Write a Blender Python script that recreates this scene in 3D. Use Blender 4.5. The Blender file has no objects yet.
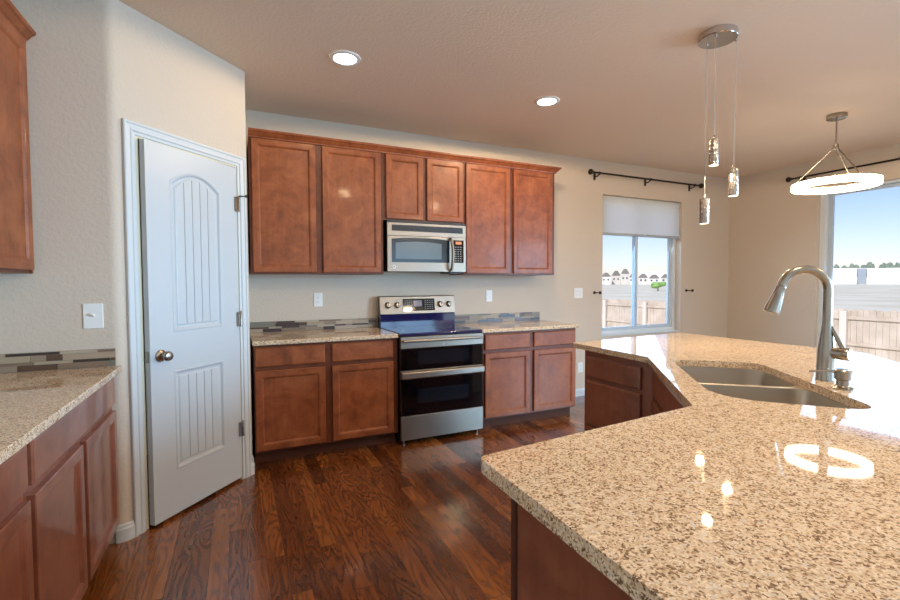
import bpy, bmesh, math, random
from mathutils import Vector, Matrix

random.seed(7)
scene = bpy.context.scene
COL = scene.collection
PI = math.pi

# ------------------------------------------------------------------ camera, world, lights, exposure
CAM = Vector((-1.1868, -4.1704, 1.3296))
YAW, PITCH, ROLL, FPX = 0.4363, -0.0383, -0.0033, 457.85
cd = bpy.data.cameras.new('camera')
cam = bpy.data.objects.new('camera', cd)
COL.objects.link(cam)
fw = Vector((math.sin(YAW) * math.cos(PITCH), math.cos(YAW) * math.cos(PITCH), math.sin(PITCH)))
rt = Vector((math.cos(YAW), -math.sin(YAW), 0))
up = rt.cross(fw)
r2 = math.cos(ROLL) * rt + math.sin(ROLL) * up
u2 = -math.sin(ROLL) * rt + math.cos(ROLL) * up
mw = Matrix((r2, u2, -fw)).transposed().to_4x4()
mw.translation = CAM
cam.matrix_world = mw
cd.sensor_width = 36
cd.sensor_fit = 'HORIZONTAL'
cd.lens = FPX / 900 * 36
cd.clip_start = 0.05
cd.clip_end = 3000
scene.camera = cam

scene.view_settings.view_transform = 'Standard'
scene.view_settings.look = 'None'
scene.view_settings.gamma = 1
scene.view_settings.use_curve_mapping = False
scene.view_settings.exposure = 0.83

SKY = 0.082
SUN = 2.5
REAR = 22.0
REAR_COL = (1.0, 0.97, 0.92)
DOOR_P = 18.0
SIDE_FILL = 345.0
WIN_P = 15.0
CAN_P = 17.0
RING_E = 11.0
PEND_P = 7.0

world = bpy.data.worlds.new('sky')
scene.world = world
world.use_nodes = True
wn, wl = world.node_tree.nodes, world.node_tree.links
wn.clear()
wo = wn.new('ShaderNodeOutputWorld')
bg = wn.new('ShaderNodeBackground')
sky = wn.new('ShaderNodeTexSky')
sky.sky_type = 'NISHITA'
sky.sun_disc = False
sky.sun_elevation = math.radians(48)
sky.sun_rotation = math.radians(250)
sky.air_density = 1.0
sky.dust_density = 0.4
sky.ozone_density = 1.0
tc = wn.new('ShaderNodeTexCoord')
mp = wn.new('ShaderNodeMapping')
mp.inputs['Scale'].default_value = (1.2, 1.2, 7.0)
cn = wn.new('ShaderNodeTexNoise')
cn.inputs['Scale'].default_value = 2.2
cn.inputs['Detail'].default_value = 6
cr = wn.new('ShaderNodeValToRGB')
cr.color_ramp.elements[0].position = 0.56
cr.color_ramp.elements[1].position = 0.80
mx = wn.new('ShaderNodeMix')
mx.data_type = 'RGBA'
mx.inputs['B'].default_value = (5.6, 5.8, 6.0, 1)
wl.new(tc.outputs['Generated'], mp.inputs['Vector'])
wl.new(mp.outputs['Vector'], cn.inputs['Vector'])
wl.new(cn.outputs['Fac'], cr.inputs['Fac'])
wl.new(cr.outputs['Color'], mx.inputs['Factor'])
wl.new(sky.outputs['Color'], mx.inputs['A'])
tint = wn.new('ShaderNodeMix')
tint.data_type = 'RGBA'
tint.blend_type = 'MULTIPLY'
tint.inputs['Factor'].default_value = 1.0
tint.inputs['B'].default_value = (0.96, 0.94, 1.12, 1)
wl.new(mx.outputs['Result'], tint.inputs['A'])
wl.new(tint.outputs['Result'], bg.inputs['Color'])
bg.inputs['Strength'].default_value = SKY
wl.new(bg.outputs['Background'], wo.inputs['Surface'])


def light(name, kind, loc, energy, color=(1, 1, 1), aim=None, size=None, size_y=None, parent=None, spot=None):
    ld = bpy.data.lights.new(name, kind)
    ld.energy = energy
    ld.color = color
    o = bpy.data.objects.new(name, ld)
    COL.objects.link(o)
    o.location = loc
    if aim is not None:
        o.rotation_euler = Vector(aim).to_track_quat('-Z', 'Y').to_euler()
    if kind == 'AREA':
        ld.shape = 'RECTANGLE' if size_y else 'DISK'
        ld.size = size
        if size_y:
            ld.size_y = size_y
    elif kind == 'SPOT':
        ld.spot_size = spot
        ld.spot_blend = 0.04
        ld.shadow_soft_size = size
    elif kind == 'POINT':
        ld.shadow_soft_size = size
    if parent:
        o.parent = parent
    return o


s_ = light('sun', 'SUN', (-20, -20, 40), SUN, (1, 0.96, 0.92), aim=(0.80, 0.28, -0.72))
s_.data.angle = math.radians(0.6)
# daylight arriving through the rear windows, the patio door and the kitchen window, falling inwards from the sky
DAY = (0.38, 0.68, 1.0)
for nm_, loc_, p_, aim_, sx_, sy_ in (
        ('rear_window_daylight', (-0.75, -7.85, 1.45), REAR * 0.15, (0.1, 1, -0.6), 2.4, 1.7),
        ('rear_window_daylight', (2.6, -7.85, 1.45), REAR, (0.0, 1, -0.55), 2.4, 1.7),
        ('patio_door_daylight', (5.32, -2.35, 1.2), DOOR_P, (-1, 0, -0.62), 2.5, 2.2),
        ('side_fill_light', (5.32, -5.9, 1.4), SIDE_FILL, (-1, 0.15, -0.6), 2.2, 1.9),  # added fill, carrying power moved off the patio door light
        ('kitchen_window_daylight', (3.42, 0.27, 1.5), WIN_P, (0, -1, -0.6), 1.3, 1.6)):
    l_ = light(nm_, 'AREA', loc_, p_, DAY, aim=aim_, size=sx_, size_y=sy_)
    l_.data.spread = math.radians(128)


# ------------------------------------------------------------------ helpers
def lin(r, g, b):
    def f(c):
        c /= 255.0
        return c / 12.92 if c <= 0.04045 else ((c + 0.055) / 1.055) ** 2.4
    return (f(r), f(g), f(b), 1.0)


class MB:
    """Collects shapes and links them as one mesh object."""

    def __init__(self):
        self.bm = bmesh.new()

    def face(self, vs, mi=0):
        try:
            f = self.bm.faces.new(vs)
            f.material_index = mi
            return f
        except ValueError:
            return None

    def box(self, x0, x1, y0, y1, z0, z1, mi=0):
        v = [self.bm.verts.new((x, y, z)) for z in (z0, z1) for y in (y0, y1) for x in (x0, x1)]
        for q in ((0, 2, 3, 1), (4, 5, 7, 6), (0, 1, 5, 4), (2, 6, 7, 3), (0, 4, 6, 2), (1, 3, 7, 5)):
            self.face([v[i] for i in q], mi)
        return v

    def prism(self, pts, z0, z1, mi=0, holes=()):
        """pts: CCW outline in x, y; straight up from z0 to z1, with holes."""
        loops = [list(pts)] + [list(h) for h in holes]
        tmp = bmesh.new()
        edges = []
        for L in loops:
            vs = [tmp.verts.new((p[0], p[1], 0)) for p in L]
            edges += [tmp.edges.new((vs[i], vs[(i + 1) % len(vs)])) for i in range(len(vs))]
        bmesh.ops.triangle_fill(tmp, use_beauty=True, use_dissolve=False, edges=edges, normal=(0, 0, 1))
        tmp.verts.index_update()
        tops = [self.bm.verts.new((v.co.x, v.co.y, z1)) for v in tmp.verts]
        bots = [self.bm.verts.new((v.co.x, v.co.y, z0)) for v in tmp.verts]
        for f in tmp.faces:
            ids = [v.index for v in f.verts]
            if f.normal.z < 0:
                ids.reverse()
            self.face([tops[i] for i in ids], mi)
            self.face([bots[i] for i in reversed(ids)], mi)
        k = 0
        for li, L in enumerate(loops):
            n = len(L)
            area = sum(L[i][0] * L[(i + 1) % n][1] - L[(i + 1) % n][0] * L[i][1] for i in range(n))
            ccw = (area > 0) == (li == 0)
            for i in range(n):
                a, b = k + i, k + (i + 1) % n
                if not ccw:
                    a, b = b, a
                self.face([bots[a], bots[b], tops[b], tops[a]], mi)
            k += n
        tmp.free()

    def extrude(self, pts, axis, a0, a1, mi=0):
        """outline in the two other axes, extruded along axis ('x' or 'y')."""
        def P(p, a):
            return (a, p[0], p[1]) if axis == 'x' else (p[0], a, p[1])
        A = [self.bm.verts.new(P(p, a0)) for p in pts]
        B = [self.bm.verts.new(P(p, a1)) for p in pts]
        n = len(pts)
        self.face(A, mi)
        self.face(list(reversed(B)), mi)
        for i in range(n):
            self.face([A[i], B[i], B[(i + 1) % n], A[(i + 1) % n]], mi)

    def loops(self, rings, closed=True, cap0=True, cap1=True, mi=0):
        R = [[self.bm.verts.new(p) for p in r] for r in rings]
        n = len(R[0])
        for a, b in zip(R, R[1:]):
            for i in range(n if closed else n - 1):
                j = (i + 1) % n
                self.face([a[i], a[j], b[j], b[i]], mi)
        if cap0:
            self.face(list(reversed(R[0])), mi)
        if cap1:
            self.face(R[-1], mi)
        return R

    def lathe(self, prof, center=(0, 0, 0), axis=(0, 0, 1), seg=32, cap0=True, cap1=True, mi=0):
        """prof: (radius, height) along axis."""
        q = Vector((0, 0, 1)).rotation_difference(Vector(axis).normalized())
        c = Vector(center)
        rings = [[c + q @ Vector((r * math.cos(2 * PI * k / seg), r * math.sin(2 * PI * k / seg), h)) for k in range(seg)]
                 for r, h in prof]
        self.loops(rings, cap0=cap0, cap1=cap1, mi=mi)

    def tube(self, path, radii, seg=16, mi=0):
        path = [Vector(p) for p in path]
        if not isinstance(radii, (list, tuple)):
            radii = [radii] * len(path)
        rings, prev = [], None
        for i, p in enumerate(path):
            t = (path[min(i + 1, len(path) - 1)] - path[max(i - 1, 0)]).normalized()
            if prev is None:
                a = Vector((0, 0, 1)) if abs(t.z) < 0.9 else Vector((1, 0, 0))
                n = (a - t * a.dot(t)).normalized()
            else:
                n = (prev - t * prev.dot(t)).normalized()
            prev = n
            b = t.cross(n)
            rings.append([p + radii[i] * (math.cos(2 * PI * k / seg) * n + math.sin(2 * PI * k / seg) * b) for k in range(seg)])
        self.loops(rings, mi=mi)

    def build(self, name, mats, parent=None, smooth=False, bevel=0.0, bseg=2, angle=35):
        bmesh.ops.recalc_face_normals(self.bm, faces=self.bm.faces)
        me = bpy.data.meshes.new(name)
        if smooth:
            lim = math.radians(angle)
            for f in self.bm.faces:
                f.smooth = True
            for e in self.bm.edges:
                if len(e.link_faces) == 2 and e.calc_face_angle(0) > lim:
                    e.smooth = False
        self.bm.to_mesh(me)
        self.bm.free()
        for m in (mats if isinstance(mats, (list, tuple)) else [mats]):
            me.materials.append(m)
        o = bpy.data.objects.new(name, me)
        COL.objects.link(o)
        if parent:
            o.parent = parent
        if bevel:
            b = o.modifiers.new('bevel', 'BEVEL')
            b.width = bevel
            b.segments = bseg
            b.limit_method = 'ANGLE'
            b.angle_limit = math.radians(40)
        return o


def tag(o, label=None, cat=None, group=None, kind=None):
    if label:
        o['label'] = label
    if cat:
        o['category'] = cat
    if group:
        o['group'] = group
    if kind:
        o['kind'] = kind
    return o


def thing(name, label, cat, loc=(0, 0, 0), rz=0, group=None, kind=None):
    o = bpy.data.objects.new(name, None)
    o.empty_display_size = 0.1
    COL.objects.link(o)
    o.location = loc
    o.rotation_euler = (0, 0, rz)
    return tag(o, label, cat, group, kind)


def struct(o):
    o['kind'] = 'structure'
    return o


# ------------------------------------------------------------------ materials
def mat(name, color=(0.8, 0.8, 0.8, 1), rough=0.5, metal=0.0, spec=0.5, coat=0.0, emit=None, estr=0.0):
    m = bpy.data.materials.new(name)
    m.use_nodes = True
    b = m.node_tree.nodes['Principled BSDF']
    b.inputs['Base Color'].default_value = color
    b.inputs['Roughness'].default_value = rough
    b.inputs['Metallic'].default_value = metal
    b.inputs['Specular IOR Level'].default_value = spec
    b.inputs['Coat Weight'].default_value = coat
    b.inputs['Coat Roughness'].default_value = 0.08
    if emit:
        b.inputs['Emission Color'].default_value = emit
        b.inputs['Emission Strength'].default_value = estr
    return m


class NT:
    def __init__(self, m):
        self.t = m.node_tree
        self.b = m.node_tree.nodes['Principled BSDF']

    def n(self, kind, **kw):
        nd = self.t.nodes.new(kind)
        for k, v in kw.items():
            if k in nd.inputs:
                nd.inputs[k].default_value = v
            else:
                setattr(nd, k, v)
        return nd

    def l(self, a, b):
        self.t.links.new(a, b)

    def math(self, op, a, b=None):
        nd = self.t.nodes.new('ShaderNodeMath')
        nd.operation = op
        for i, v in enumerate((a, b)):
            if v is None:
                continue
            if isinstance(v, (int, float)):
                nd.inputs[i].default_value = v
            else:
                self.l(v, nd.inputs[i])
        return nd.outputs[0]

    def ramp(self, fac, stops, interp='LINEAR'):
        nd = self.t.nodes.new('ShaderNodeValToRGB')
        nd.color_ramp.interpolation = interp
        e = nd.color_ramp.elements
        while len(e) < len(stops):
            e.new(0.5)
        for el, (p, c) in zip(e, stops):
            el.position = p
            el.color = c
        self.l(fac, nd.inputs['Fac'])
        return nd.outputs['Color']

    def mix(self, a, b, fac, mode='MIX'):
        nd = self.t.nodes.new('ShaderNodeMix')
        nd.data_type = 'RGBA'
        nd.blend_type = mode
        for k, v in (('A', a), ('B', b), ('Factor', fac)):
            if isinstance(v, (int, float, tuple)):
                nd.inputs[k].default_value = v
            else:
                self.l(v, nd.inputs[k])
        return nd.outputs['Result']

    def bump(self, h, strength, dist=0.01):
        nd = self.t.nodes.new('ShaderNodeBump')
        nd.inputs['Strength'].default_value = strength
        nd.inputs['Distance'].default_value = dist
        self.l(h, nd.inputs['Height'])
        self.l(nd.outputs['Normal'], self.b.inputs['Normal'])


def plaster(name, col, rough, scale, strength):
    m = mat(name, col, rough, spec=0.3)
    t = NT(m)
    g = t.n('ShaderNodeNewGeometry')
    nz = t.n('ShaderNodeTexNoise', Scale=scale, Detail=3.0, Roughness=0.55)
    t.l(g.outputs['Position'], nz.inputs['Vector'])
    h = t.ramp(nz.outputs['Fac'], [(0.35, (0, 0, 0, 1)), (0.65, (1, 1, 1, 1))])
    t.bump(h, strength, 0.004)
    return m


M_WALL = plaster('wall_paint', lin(208, 194, 176), 0.62, 60, 0.22)
M_CEIL = plaster('ceiling_paint', lin(233, 213, 190), 0.7, 60, 0.22)
M_TRIM = mat('white_trim_paint', lin(204, 209, 210), 0.35)
M_DOOR = mat('white_door_paint', lin(194, 200, 203), 0.32)
M_JAMB = mat('cream_jamb_paint', lin(214, 208, 180), 0.4)


def wood(name, c_dark, c_mid, c_light, rough=0.42, coat=0.05):
    m = mat(name, c_mid, rough, coat=coat, spec=0.38)
    t = NT(m)
    tcn = t.n('ShaderNodeTexCoord')
    oi = t.n('ShaderNodeObjectInfo')
    mpn = t.n('ShaderNodeMapping')
    mpn.inputs['Scale'].default_value = (38, 38, 2.6)
    add = t.n('ShaderNodeVectorMath', operation='ADD')
    t.l(tcn.outputs['Object'], add.inputs[0])
    t.l(oi.outputs['Random'], add.inputs[1])
    t.l(add.outputs[0], mpn.inputs['Vector'])
    n1 = t.n('ShaderNodeTexNoise', Scale=1.0, Detail=5.0, Roughness=0.6, Distortion=0.4)
    t.l(mpn.outputs['Vector'], n1.inputs['Vector'])
    n2 = t.n('ShaderNodeTexNoise', Scale=9.0, Detail=5.0, Roughness=0.6, Distortion=0.6)
    t.l(add.outputs[0], n2.inputs['Vector'])
    f = t.math('ADD', t.math('MULTIPLY', n1.outputs['Fac'], 0.22), t.math('MULTIPLY', n2.outputs['Fac'], 0.78))
    c = t.ramp(f, [(0.30, c_dark), (0.5, c_mid), (0.72, c_light)])
    t.l(c, t.b.inputs['Base Color'])
    t.bump(n1.outputs['Fac'], 0.04, 0.002)
    return m


M_CAB = wood('stained_maple', lin(112, 58, 30), lin(143, 78, 42), lin(166, 98, 58))
M_FRAME_SHADED = wood('stained_maple_frame_shaded', lin(84, 42, 24), lin(104, 54, 30), lin(122, 68, 40))  # maple darkened: shade between doors and rails put into its colour
M_CAB_SHEEN = wood('stained_maple_cool_sheen', lin(116, 66, 48), lin(138, 83, 62), lin(154, 98, 76), 0.30, 0.6)  # same maple again, cool daylight sheen put into its colour
M_KICK = mat('dark_toe_kick', lin(88, 52, 38), 0.6, spec=0.15)


def floor_mat():
    m = mat('hardwood_floor', rough=0.26, coat=0.5, spec=0.7)
    t = NT(m)
    W, L = 0.083, 1.15
    g = t.n('ShaderNodeNewGeometry')
    sp = t.n('ShaderNodeSeparateXYZ')
    t.l(g.outputs['Position'], sp.inputs[0])
    x, y = sp.outputs['X'], sp.outputs['Y']
    row = t.math('FLOOR', t.math('DIVIDE', x, W))
    wn1 = t.n('ShaderNodeTexWhiteNoise', noise_dimensions='1D')
    t.l(row, wn1.inputs['W'])
    yo = t.math('ADD', y, t.math('MULTIPLY', wn1.outputs['Value'], 7.3))
    brd = t.math('FLOOR', t.math('DIVIDE', yo, L))
    cmb = t.n('ShaderNodeCombineXYZ')
    t.l(row, cmb.inputs[0])
    t.l(brd, cmb.inputs[1])
    wn2 = t.n('ShaderNodeTexWhiteNoise', noise_dimensions='3D')
    t.l(cmb.outputs[0], wn2.inputs['Vector'])
    rnd = wn2.outputs['Value']
    cv = t.n('ShaderNodeCombineXYZ')
    t.l(t.math('ADD', t.math('MULTIPLY', x, 9.0), t.math('MULTIPLY', rnd, 90.0)), cv.inputs[0])
    t.l(t.math('ADD', t.math('MULTIPLY', y, 1.3), t.math('MULTIPLY', rnd, 37.0)), cv.inputs[1])
    n1 = t.n('ShaderNodeTexNoise', Scale=1.0, Detail=2.0, Roughness=0.45, Distortion=0.25)
    t.l(cv.outputs[0], n1.inputs['Vector'])
    ring = t.math('SINE', t.math('MULTIPLY', n1.outputs['Fac'], 95.0))
    ring = t.math('POWER', t.math('ADD', t.math('MULTIPLY', ring, 0.5), 0.5), 1.6)
    cv2 = t.n('ShaderNodeCombineXYZ')
    t.l(t.math('MULTIPLY', x, 260.0), cv2.inputs[0])
    t.l(t.math('MULTIPLY', y, 9.0), cv2.inputs[1])
    n2 = t.n('ShaderNodeTexNoise', Scale=1.0, Detail=3.0)
    t.l(cv2.outputs[0], n2.inputs['Vector'])
    base = t.ramp(rnd, [(0.0, lin(88, 46, 21)), (0.3, lin(120, 66, 30)), (0.7, lin(142, 82, 38)), (1.0, lin(162, 100, 50))])
    gr = t.math('MULTIPLY', ring, n2.outputs['Fac'])
    col = t.mix(base, t.mix(base, (0.32, 0.27, 0.25, 1), 1.0, 'MULTIPLY'), t.math('MULTIPLY', gr, 1.7))
    fx = t.math('FRACT', t.math('DIVIDE', x, W))
    fy = t.math('FRACT', t.math('DIVIDE', yo, L))
    ex = t.math('LESS_THAN', t.math('MINIMUM', fx, t.math('SUBTRACT', 1.0, fx)), 0.014)
    ey = t.math('LESS_THAN', t.math('MINIMUM', fy, t.math('SUBTRACT', 1.0, fy)), 0.0014)
    seam = t.math('MAXIMUM', ex, ey)
    col = t.mix(col, lin(24, 13, 8), t.math('MULTIPLY', seam, 0.75))
    t.l(col, t.b.inputs['Base Color'])
    t.l(t.math('ADD', 0.20, t.math('MULTIPLY', gr, 0.16)), t.b.inputs['Roughness'])
    h = t.math('SUBTRACT', t.math('MULTIPLY', gr, -0.25), seam)
    t.bump(h, 0.12, 0.002)
    t.b.inputs['Coat Roughness'].default_value = 0.16
    return m


M_FLOOR = floor_mat()


def granite(name):
    m = mat(name, rough=0.035, coat=0.0, spec=0.55)
    t = NT(m)
    g = t.n('ShaderNodeNewGeometry')
    wob = t.n('ShaderNodeTexNoise', Scale=70.0, Detail=2.0)
    t.l(g.outputs['Position'], wob.inputs['Vector'])
    vadd = t.n('ShaderNodeVectorMath', operation='MULTIPLY_ADD')
    t.l(wob.outputs['Color'], vadd.inputs[0])
    vadd.inputs[1].default_value = (0.007, 0.007, 0.007)
    t.l(g.outputs['Position'], vadd.inputs[2])
    v = t.n('ShaderNodeTexVoronoi', Scale=290.0)
    t.l(vadd.outputs[0], v.inputs['Vector'])
    sp = t.n('ShaderNodeSeparateColor')
    t.l(v.outputs['Color'], sp.inputs['Color'])
    big = t.n('ShaderNodeTexNoise', Scale=60.0, Detail=4.0, Roughness=0.6)
    t.l(g.outputs['Position'], big.inputs['Vector'])
    k = t.math('ADD', sp.outputs['Red'], t.math('MULTIPLY', t.math('SUBTRACT', big.outputs['Fac'], 0.5), 1.3))
    col = t.ramp(k, [(0.0, lin(126, 98, 74)), (0.08, lin(158, 128, 100)), (0.20, lin(188, 158, 126)), (0.32, lin(214, 186, 152)),
                     (0.55, lin(226, 200, 168)), (0.80, lin(238, 218, 190)), (0.97, lin(216, 204, 190))], 'CONSTANT')
    t.l(col, t.b.inputs['Base Color'])
    return m


M_GRAN = granite('speckled_granite')
M_STEEL = mat('brushed_steel', lin(148, 138, 126), 0.38, 1.0)
M_STEELD = mat('stainless_sink', lin(206, 198, 186), 0.34, 1.0)
for m_, sc_ in ((M_STEEL, (2, 2, 400)),):
    t = NT(m_)
    tc_ = t.n('ShaderNodeTexCoord')
    mp_ = t.n('ShaderNodeMapping')
    mp_.inputs['Scale'].default_value = sc_
    t.l(tc_.outputs['Object'], mp_.inputs['Vector'])
    nz_ = t.n('ShaderNodeTexNoise', Scale=1.0, Detail=2.0)
    t.l(mp_.outputs['Vector'], nz_.inputs['Vector'])
    t.l(t.math('ADD', 0.34, t.math('MULTIPLY', nz_.outputs['Fac'], 0.16)), t.b.inputs['Roughness'])
M_NICKEL = mat('brushed_nickel', lin(164, 155, 143), 0.27, 1.0)
M_CHROME = mat('polished_chrome', lin(205, 205, 208), 0.07, 1.0)
M_BLACKG = mat('black_glass', lin(7, 7, 10), 0.05, spec=0.6)
M_COOK = mat('cooktop_glass', lin(20, 22, 74), 0.06, spec=0.8, coat=0.6)
M_DARKG = mat('oven_window_glass', lin(20, 24, 30), 0.08, spec=0.6)
M_MWDOOR = mat('microwave_door_frame', lin(28, 38, 44), 0.15)
M_MWGLASS = mat('microwave_window', lin(86, 104, 112), 0.22, spec=0.6)
M_BLACK = mat('black_plastic', lin(18, 18, 20), 0.4)
M_GREY = mat('grey_print', lin(150, 156, 160), 0.5)
M_DISP = mat('blue_display', lin(24, 34, 60), 0.15, emit=lin(60, 110, 190), estr=0.12)
M_ORANGE = mat('orange_display', lin(120, 70, 40), 0.3, emit=lin(220, 130, 70), estr=0.5)
M_PLATE = mat('white_plastic', lin(236, 236, 232), 0.35)
M_SLOT = mat('outlet_slots', lin(120, 118, 112), 0.5)
M_BRONZE = mat('oil_rubbed_bronze', lin(52, 42, 36), 0.4, 0.7)
M_VINYL = mat('white_vinyl_frame', lin(216, 224, 228), 0.4)
M_VINYLG = mat('grey_window_track', lin(188, 204, 216), 0.4)
M_RED = mat('red_print', lin(150, 40, 34), 0.5)


def shade_mat():
    m = bpy.data.materials.new('shade_cloth')
    m.use_nodes = True
    nt = m.node_tree
    nt.nodes.clear()
    out = nt.nodes.new('ShaderNodeOutputMaterial')
    mixn = nt.nodes.new('ShaderNodeMixShader')
    d = nt.nodes.new('ShaderNodeBsdfDiffuse')
    tr = nt.nodes.new('ShaderNodeBsdfTranslucent')
    d.inputs['Color'].default_value = lin(248, 247, 244)
    tr.inputs['Color'].default_value = lin(252, 252, 250)
    mixn.inputs[0].default_value = 0.72
    nt.links.new(d.outputs[0], mixn.inputs[1])
    nt.links.new(tr.outputs[0], mixn.inputs[2])
    nt.links.new(mixn.outputs[0], out.inputs['Surface'])
    return m


M_SHADE = shade_mat()
M_SHADEBAR = mat('shade_hem_bar', lin(168, 176, 182), 0.5)


def glass_mat():
    m = bpy.data.materials.new('window_glass')
    m.use_nodes = True
    nt = m.node_tree
    nt.nodes.clear()
    out = nt.nodes.new('ShaderNodeOutputMaterial')
    mixn = nt.nodes.new('ShaderNodeMixShader')
    tr = nt.nodes.new('ShaderNodeBsdfTransparent')
    gl = nt.nodes.new('ShaderNodeBsdfGlossy')
    gl.inputs['Roughness'].default_value = 0.02
    tr.inputs['Color'].default_value = (0.95, 0.955, 0.97, 1)
    fr = nt.nodes.new('ShaderNodeFresnel')
    fr.inputs['IOR'].default_value = 1.1
    nt.links.new(fr.outputs[0], mixn.inputs[0])
    nt.links.new(tr.outputs[0], mixn.inputs[1])
    nt.links.new(gl.outputs[0], mixn.inputs[2])
    nt.links.new(mixn.outputs[0], out.inputs['Surface'])
    return m


M_GLASS = glass_mat()
M_LED = mat('warm_led_diffuser', lin(255, 244, 226), 0.4, emit=(1.0, 0.80, 0.58, 1), estr=RING_E)
M_CANLENS = mat('downlight_lens', lin(255, 250, 240), 0.4, emit=(1.0, 0.93, 0.82, 1), estr=9.0)
M_PENDLENS = mat('pendant_lens', lin(255, 244, 220), 0.4, emit=(1.0, 0.84, 0.62, 1), estr=1.6)
M_CRYST = mat('bubbled_crystal', lin(158, 150, 142), 0.2, 0.85)
t = NT(M_CRYST)
tc_ = t.n('ShaderNodeTexCoord')
v_ = t.n('ShaderNodeTexVoronoi', Scale=130.0)
t.l(tc_.outputs['Object'], v_.inputs['Vector'])
t.bump(v_.outputs['Distance'], 0.35, 0.004)

# ------------------------------------------------------------------ room shell
H = 2.755
XL, XR, YR = -2.38, 5.054, -7.6
T = 0.15
YS = -1.36            # the pantry's end wall
S0 = Vector((-1.7231, -1.35))     # left end of the diagonal pantry wall
DG = Vector((math.sqrt(0.5), math.sqrt(0.5)))   # along it
NG = Vector((math.sqrt(0.5), -math.sqrt(0.5)))  # out of it


def dg(s, off=0.0):
    p = S0 + DG * s + NG * off
    return (p.x, p.y)


b = MB()
b.box(XL - T, XR + T, YR - T, T, -0.12, 0)
struct(b.build('floor', M_FLOOR))
b = MB()
b.box(XL - T, XR + T, YR - T, T, H, H + 0.15)
struct(b.build('ceiling', M_CEIL))

WX0, WX1, WZ0, WZ1 = 2.755, 4.10, 0.675, 2.366
b = MB()
b.box(XL - T, WX0, 0, T, 0, H)
b.box(WX1, XR + T, 0, T, 0, H)
b.box(WX0, WX1, 0, T, 0, WZ0)
b.box(WX0, WX1, 0, T, WZ1, H)
struct(b.build('wall_back', M_WALL))
DY0, DY1, DZ1 = -3.65, -1.075, 2.395
SY0, SY1, SZ0, SZ1 = -7.0, -4.8, 0.45, 2.35
b = MB()
b.box(XR, XR + T, DY1, 0, 0, H)
b.box(XR, XR + T, SY1, DY0, 0, H)
b.box(XR, XR + T, YR, SY0, 0, H)
b.box(XR, XR + T, SY0, SY1, 0, SZ0)
b.box(XR, XR + T, SY0, SY1, SZ1, H)
b.box(XR, XR + T, DY0, DY1, DZ1, H)
struct(b.build('wall_right', M_WALL))
b = MB()
b.box(XL - T, XL, YR, 0, 0, H)
struct(b.build('wall_left', M_WALL))
b = MB()
for x0, x1 in ((XL - T, -1.95), (0.45, 1.4), (3.8, XR + T)):
    b.box(x0, x1, YR - T, YR, 0, H)
for x0, x1 in ((-1.95, 0.45), (1.4, 3.8)):
    b.box(x0, x1, YR - T, YR, 0, 0.6)
    b.box(x0, x1, YR - T, YR, 2.3, H)
struct(b.build('wall_rear', M_WALL))
for i, (x0, x1) in enumerate(((-1.95, 0.45), (1.4, 3.8))):
    b = MB()
    for a0, a1, c0, c1 in ((x0, x0 + 0.05, 0.6, 2.3), (x1 - 0.05, x1, 0.6, 2.3), (x0 + 0.05, x1 - 0.05, 0.6, 0.65),
                           (x0 + 0.05, x1 - 0.05, 2.25, 2.3), ((x0 + x1) / 2 - 0.03, (x0 + x1) / 2 + 0.03, 0.65, 2.25)):
        b.box(a0, a1, YR - 0.12, YR - 0.06, c0, c1)
    w = struct(b.build('window_%d' % (i + 3), M_VINYL))

b = MB()
for a0, a1, c0, c1 in ((SY0, SY0 + 0.05, SZ0, SZ1), (SY1 - 0.05, SY1, SZ0, SZ1), (SY0 + 0.05, SY1 - 0.05, SZ0, SZ0 + 0.05),
                       (SY0 + 0.05, SY1 - 0.05, SZ1 - 0.05, SZ1), ((SY0 + SY1) / 2 - 0.03, (SY0 + SY1) / 2 + 0.03, SZ0 + 0.05, SZ1 - 0.05)):
    b.box(XR + 0.06, XR + 0.12, a0, a1, c0, c1)
struct(b.build('window_5', M_VINYL))  # unseen window, added to give the side fill light an opening

# pantry: end wall, rounded corner, diagonal wall with the door opening, side wall
OP0, OP1, OPZ = 0.098, 0.782, 2.105
corner = Vector((S0.x + (YS - S0.y) , YS))     # where end wall and diagonal meet
corner = Vector((S0.x + (YS - S0.y), YS))
sc = (corner - S0).dot(DG)
rad = []
R_ = 0.06
for k in range(9):
    # arc tangent to both faces
    a = k / 8
    p0 = corner + Vector((-R_ * 0.5, 0))
    p1 = corner
    p2 = corner + DG * (R_ * 0.5)
    q = p0 * (1 - a) ** 2 + p1 * 2 * a * (1 - a) + p2 * a * a
    rad.append((q.x, q.y))
th = 0.115
b = MB()
left = [(XL, YS)] + rad + [dg(OP0), dg(OP0, -th), (corner.x - 0.02, corner.y + th + 0.02), (XL, YS + th)]
b.prism(left, 0, H)
SE = 0.868
right = [dg(OP1), dg(SE), (dg(SE)[0], 0.0), (dg(SE)[0] - th, 0.0), dg(SE - 0.06, -th), dg(OP1, -th)]
b.prism(right, 0, H)
b.prism([dg(OP0), dg(OP1), dg(OP1, -th), dg(OP0, -th)], OPZ, H)
struct(b.build('wall_pantry', M_WALL, smooth=True, angle=20))

# baseboards
BBP = [(0, 0), (0.014, 0), (0.014, 0.062), (0.010, 0.070), (0.010, 0.078), (0.006, 0.086), (0, 0.086)]


def baseboard(name, a, b_, n):
    """from a to b_ in plan, n = out of the wall"""
    a, b_, n = Vector(a), Vector(b_), Vector(n)
    m = MB()
    m.loops([[(p.x + n.x * d, p.y + n.y * d, z) for d, z in BBP] for p in (a, b_)])
    struct(m.build(name, M_TRIM))


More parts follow.
